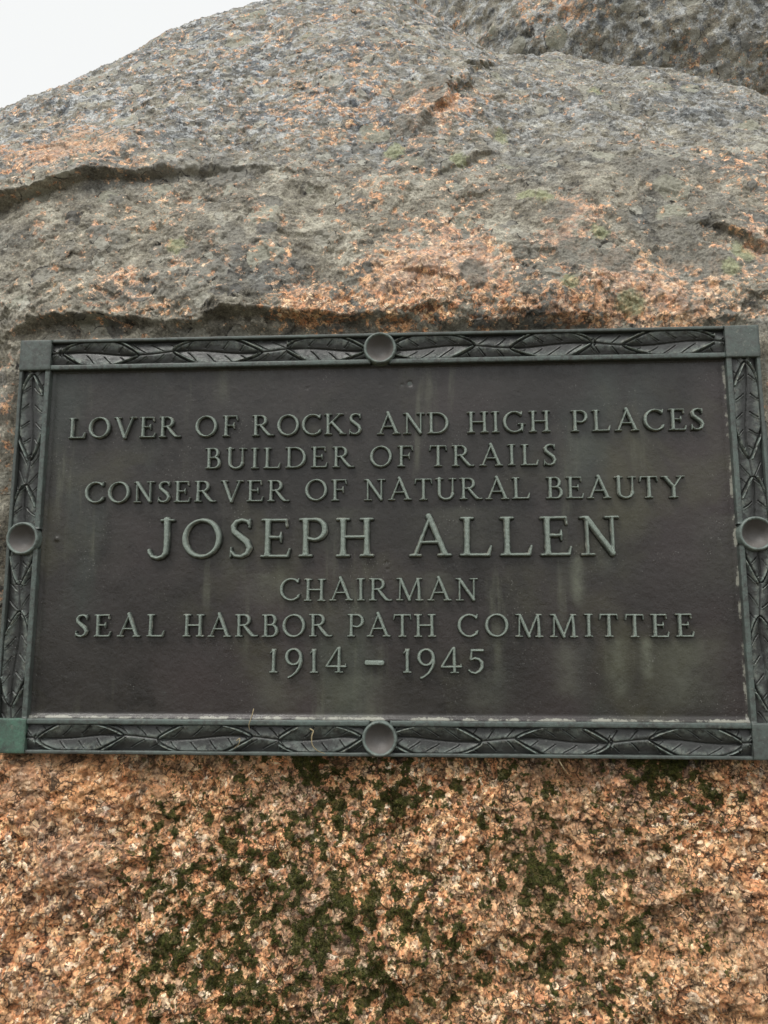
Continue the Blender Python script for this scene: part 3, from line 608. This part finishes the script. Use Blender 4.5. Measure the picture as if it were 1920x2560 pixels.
LINES = [(.1040, .0222, [('LOVER', -.3233, -.2051), ('OF', -.1901, -.1462), ('ROCKS', -.1313, -.0187), ('AND', -.0033, .0693), ('HIGH', .0877, .1708), ('PLACES', .1910, .3214)]),
         (.0702, .0218, [('BUILDER', -.1786, -.0259), ('OF', -.0105, .0329), ('TRAILS', .0493, .1756)]),
         (.0363, .0220, [('CONSERVER', -.3020, -.0914), ('OF', -.0757, -.0334), ('NATURAL', -.0165, .1487), ('BEAUTY', .1643, .2996)]),
         (-.0202, .0392, [('JOSEPH', -.2342, -.0061), ('ALLEN', .0287, .2343)]),
         (-.0633, .0222, [('CHAIRMAN', -.0993, .0956)]),
         (-.0983, .0222, [('SEAL', -.3039, -.2137), ('HARBOR', -.1953, -.0467), ('PATH', -.0322, .0545), ('COMMITTEE', .0750, .2999)]),
         (-.1327, .0230, [('1914', -.1082, -.0324), ('-', -.0153, .0045), ('1945', .0222, .1004)])]
for zb, hgt, words in LINES:
    lo = link(bpy.data.objects.new('inscription_line', None), plaque); lo.location = ((words[0][1]+words[-1][2])/2, PY, zb)
    rel = .0056 if hgt < .03 else .0072
    for w_, xa, xb in words:
        gs = [glyph(c) for c in w_]; tw = sum(g[1] for g in gs); n = len(gs)
        gap = ((xb-xa)-tw*hgt)/(n-1) if n > 1 else 0; k = 1.
        lim = .11*hgt
        if n > 1 and gap < lim: k = ((xb-xa)-lim*(n-1))/(tw*hgt); gap = lim
        if n == 1: k = (xb-xa)/(tw*hgt)
        print('WORD', w_, 'gap/h %.2f k %.2f' % (gap/hgt, k))
        xx = xa
        for c, (me, gw) in zip(w_, gs):
            o = bpy.data.objects.new('numeral' if c.isdigit() else 'dash' if c == '-' else 'letter', me)
            o.location = (xx-lo.location.x, .0002, (.0 if c != '-' else -.0015)+random.uniform(-.0002, .0002)); o.scale = (hgt*k, rel, hgt); o.rotation_euler = (0, random.uniform(-.012, .012), 0)
            link(o, lo); xx += gw*hgt*k+gap

# ---------------------------------------------------------------- bits of dry grass caught on the bronze
def blade(pts, r, label, name='straw'):
    pts = np.array(pts); m = 24; t = np.linspace(0, len(pts)-1, m)
    c = np.c_[[np.interp(t, np.arange(len(pts)), pts[:, k]) for k in range(3)]].T
    for _ in range(4): c[1:-1] = (c[:-2]+2*c[1:-1]+c[2:])/4
    tg = np.gradient(c, axis=0); tg /= np.linalg.norm(tg, axis=1, keepdims=True)
    e1 = np.cross(tg, [0.1, 1, .2]); e1 /= np.linalg.norm(e1, axis=1, keepdims=True); e2 = np.cross(tg, e1)
    rr = r*(1-.6*np.linspace(0, 1, m)**2)[:, None]
    ring = [c+rr*(math.cos(a)*e1+.45*math.sin(a)*e2) for a in np.linspace(0, 2*math.pi, 7)[:-1]]
    Vv = np.stack(ring, 1).reshape(-1, 3); F = [(i*6+j, i*6+(j+1) % 6, (i+1)*6+(j+1) % 6, (i+1)*6+j) for i in range(m-1) for j in range(6)]
    b0 = c[0].copy(); o = part(name, Vv-b0, F, M_STRAW, loc=(b0[0], b0[1], b0[2]+ZC))
    return tag(o, label, 'straw', 'straws caught on the plaque')
blade([(-.0665, -.001, -.1845), (-.062, -.004, -.186), (-.0645, -.004, -.190), (-.0645, -.003, -.199), (-.059, -.002, -.205), (-.052, -.001, -.207)], .0007, 'curled pale straw on the bottom leaf border, left of the lower roundel')
blade([(-.121, -.0015, -.166), (-.122, -.003, -.172), (-.1255, -.002, -.181), (-.1245, -.001, -.186)], .0005, 'thin hair of dry grass hanging over the upper edge of the bottom border')
blade([(-.137, -.001, -.196), (-.133, -.003, -.193), (-.134, -.003, -.199), (-.139, -.001, -.203)], .0005, 'small yellow grass fragment lying low on the bottom border')
blade([(.166, .004, -.2085), (.170, .002, -.216), (.1755, .006, -.2245)], .0007, 'straight grass blade hanging below the bottom edge of the plaque')
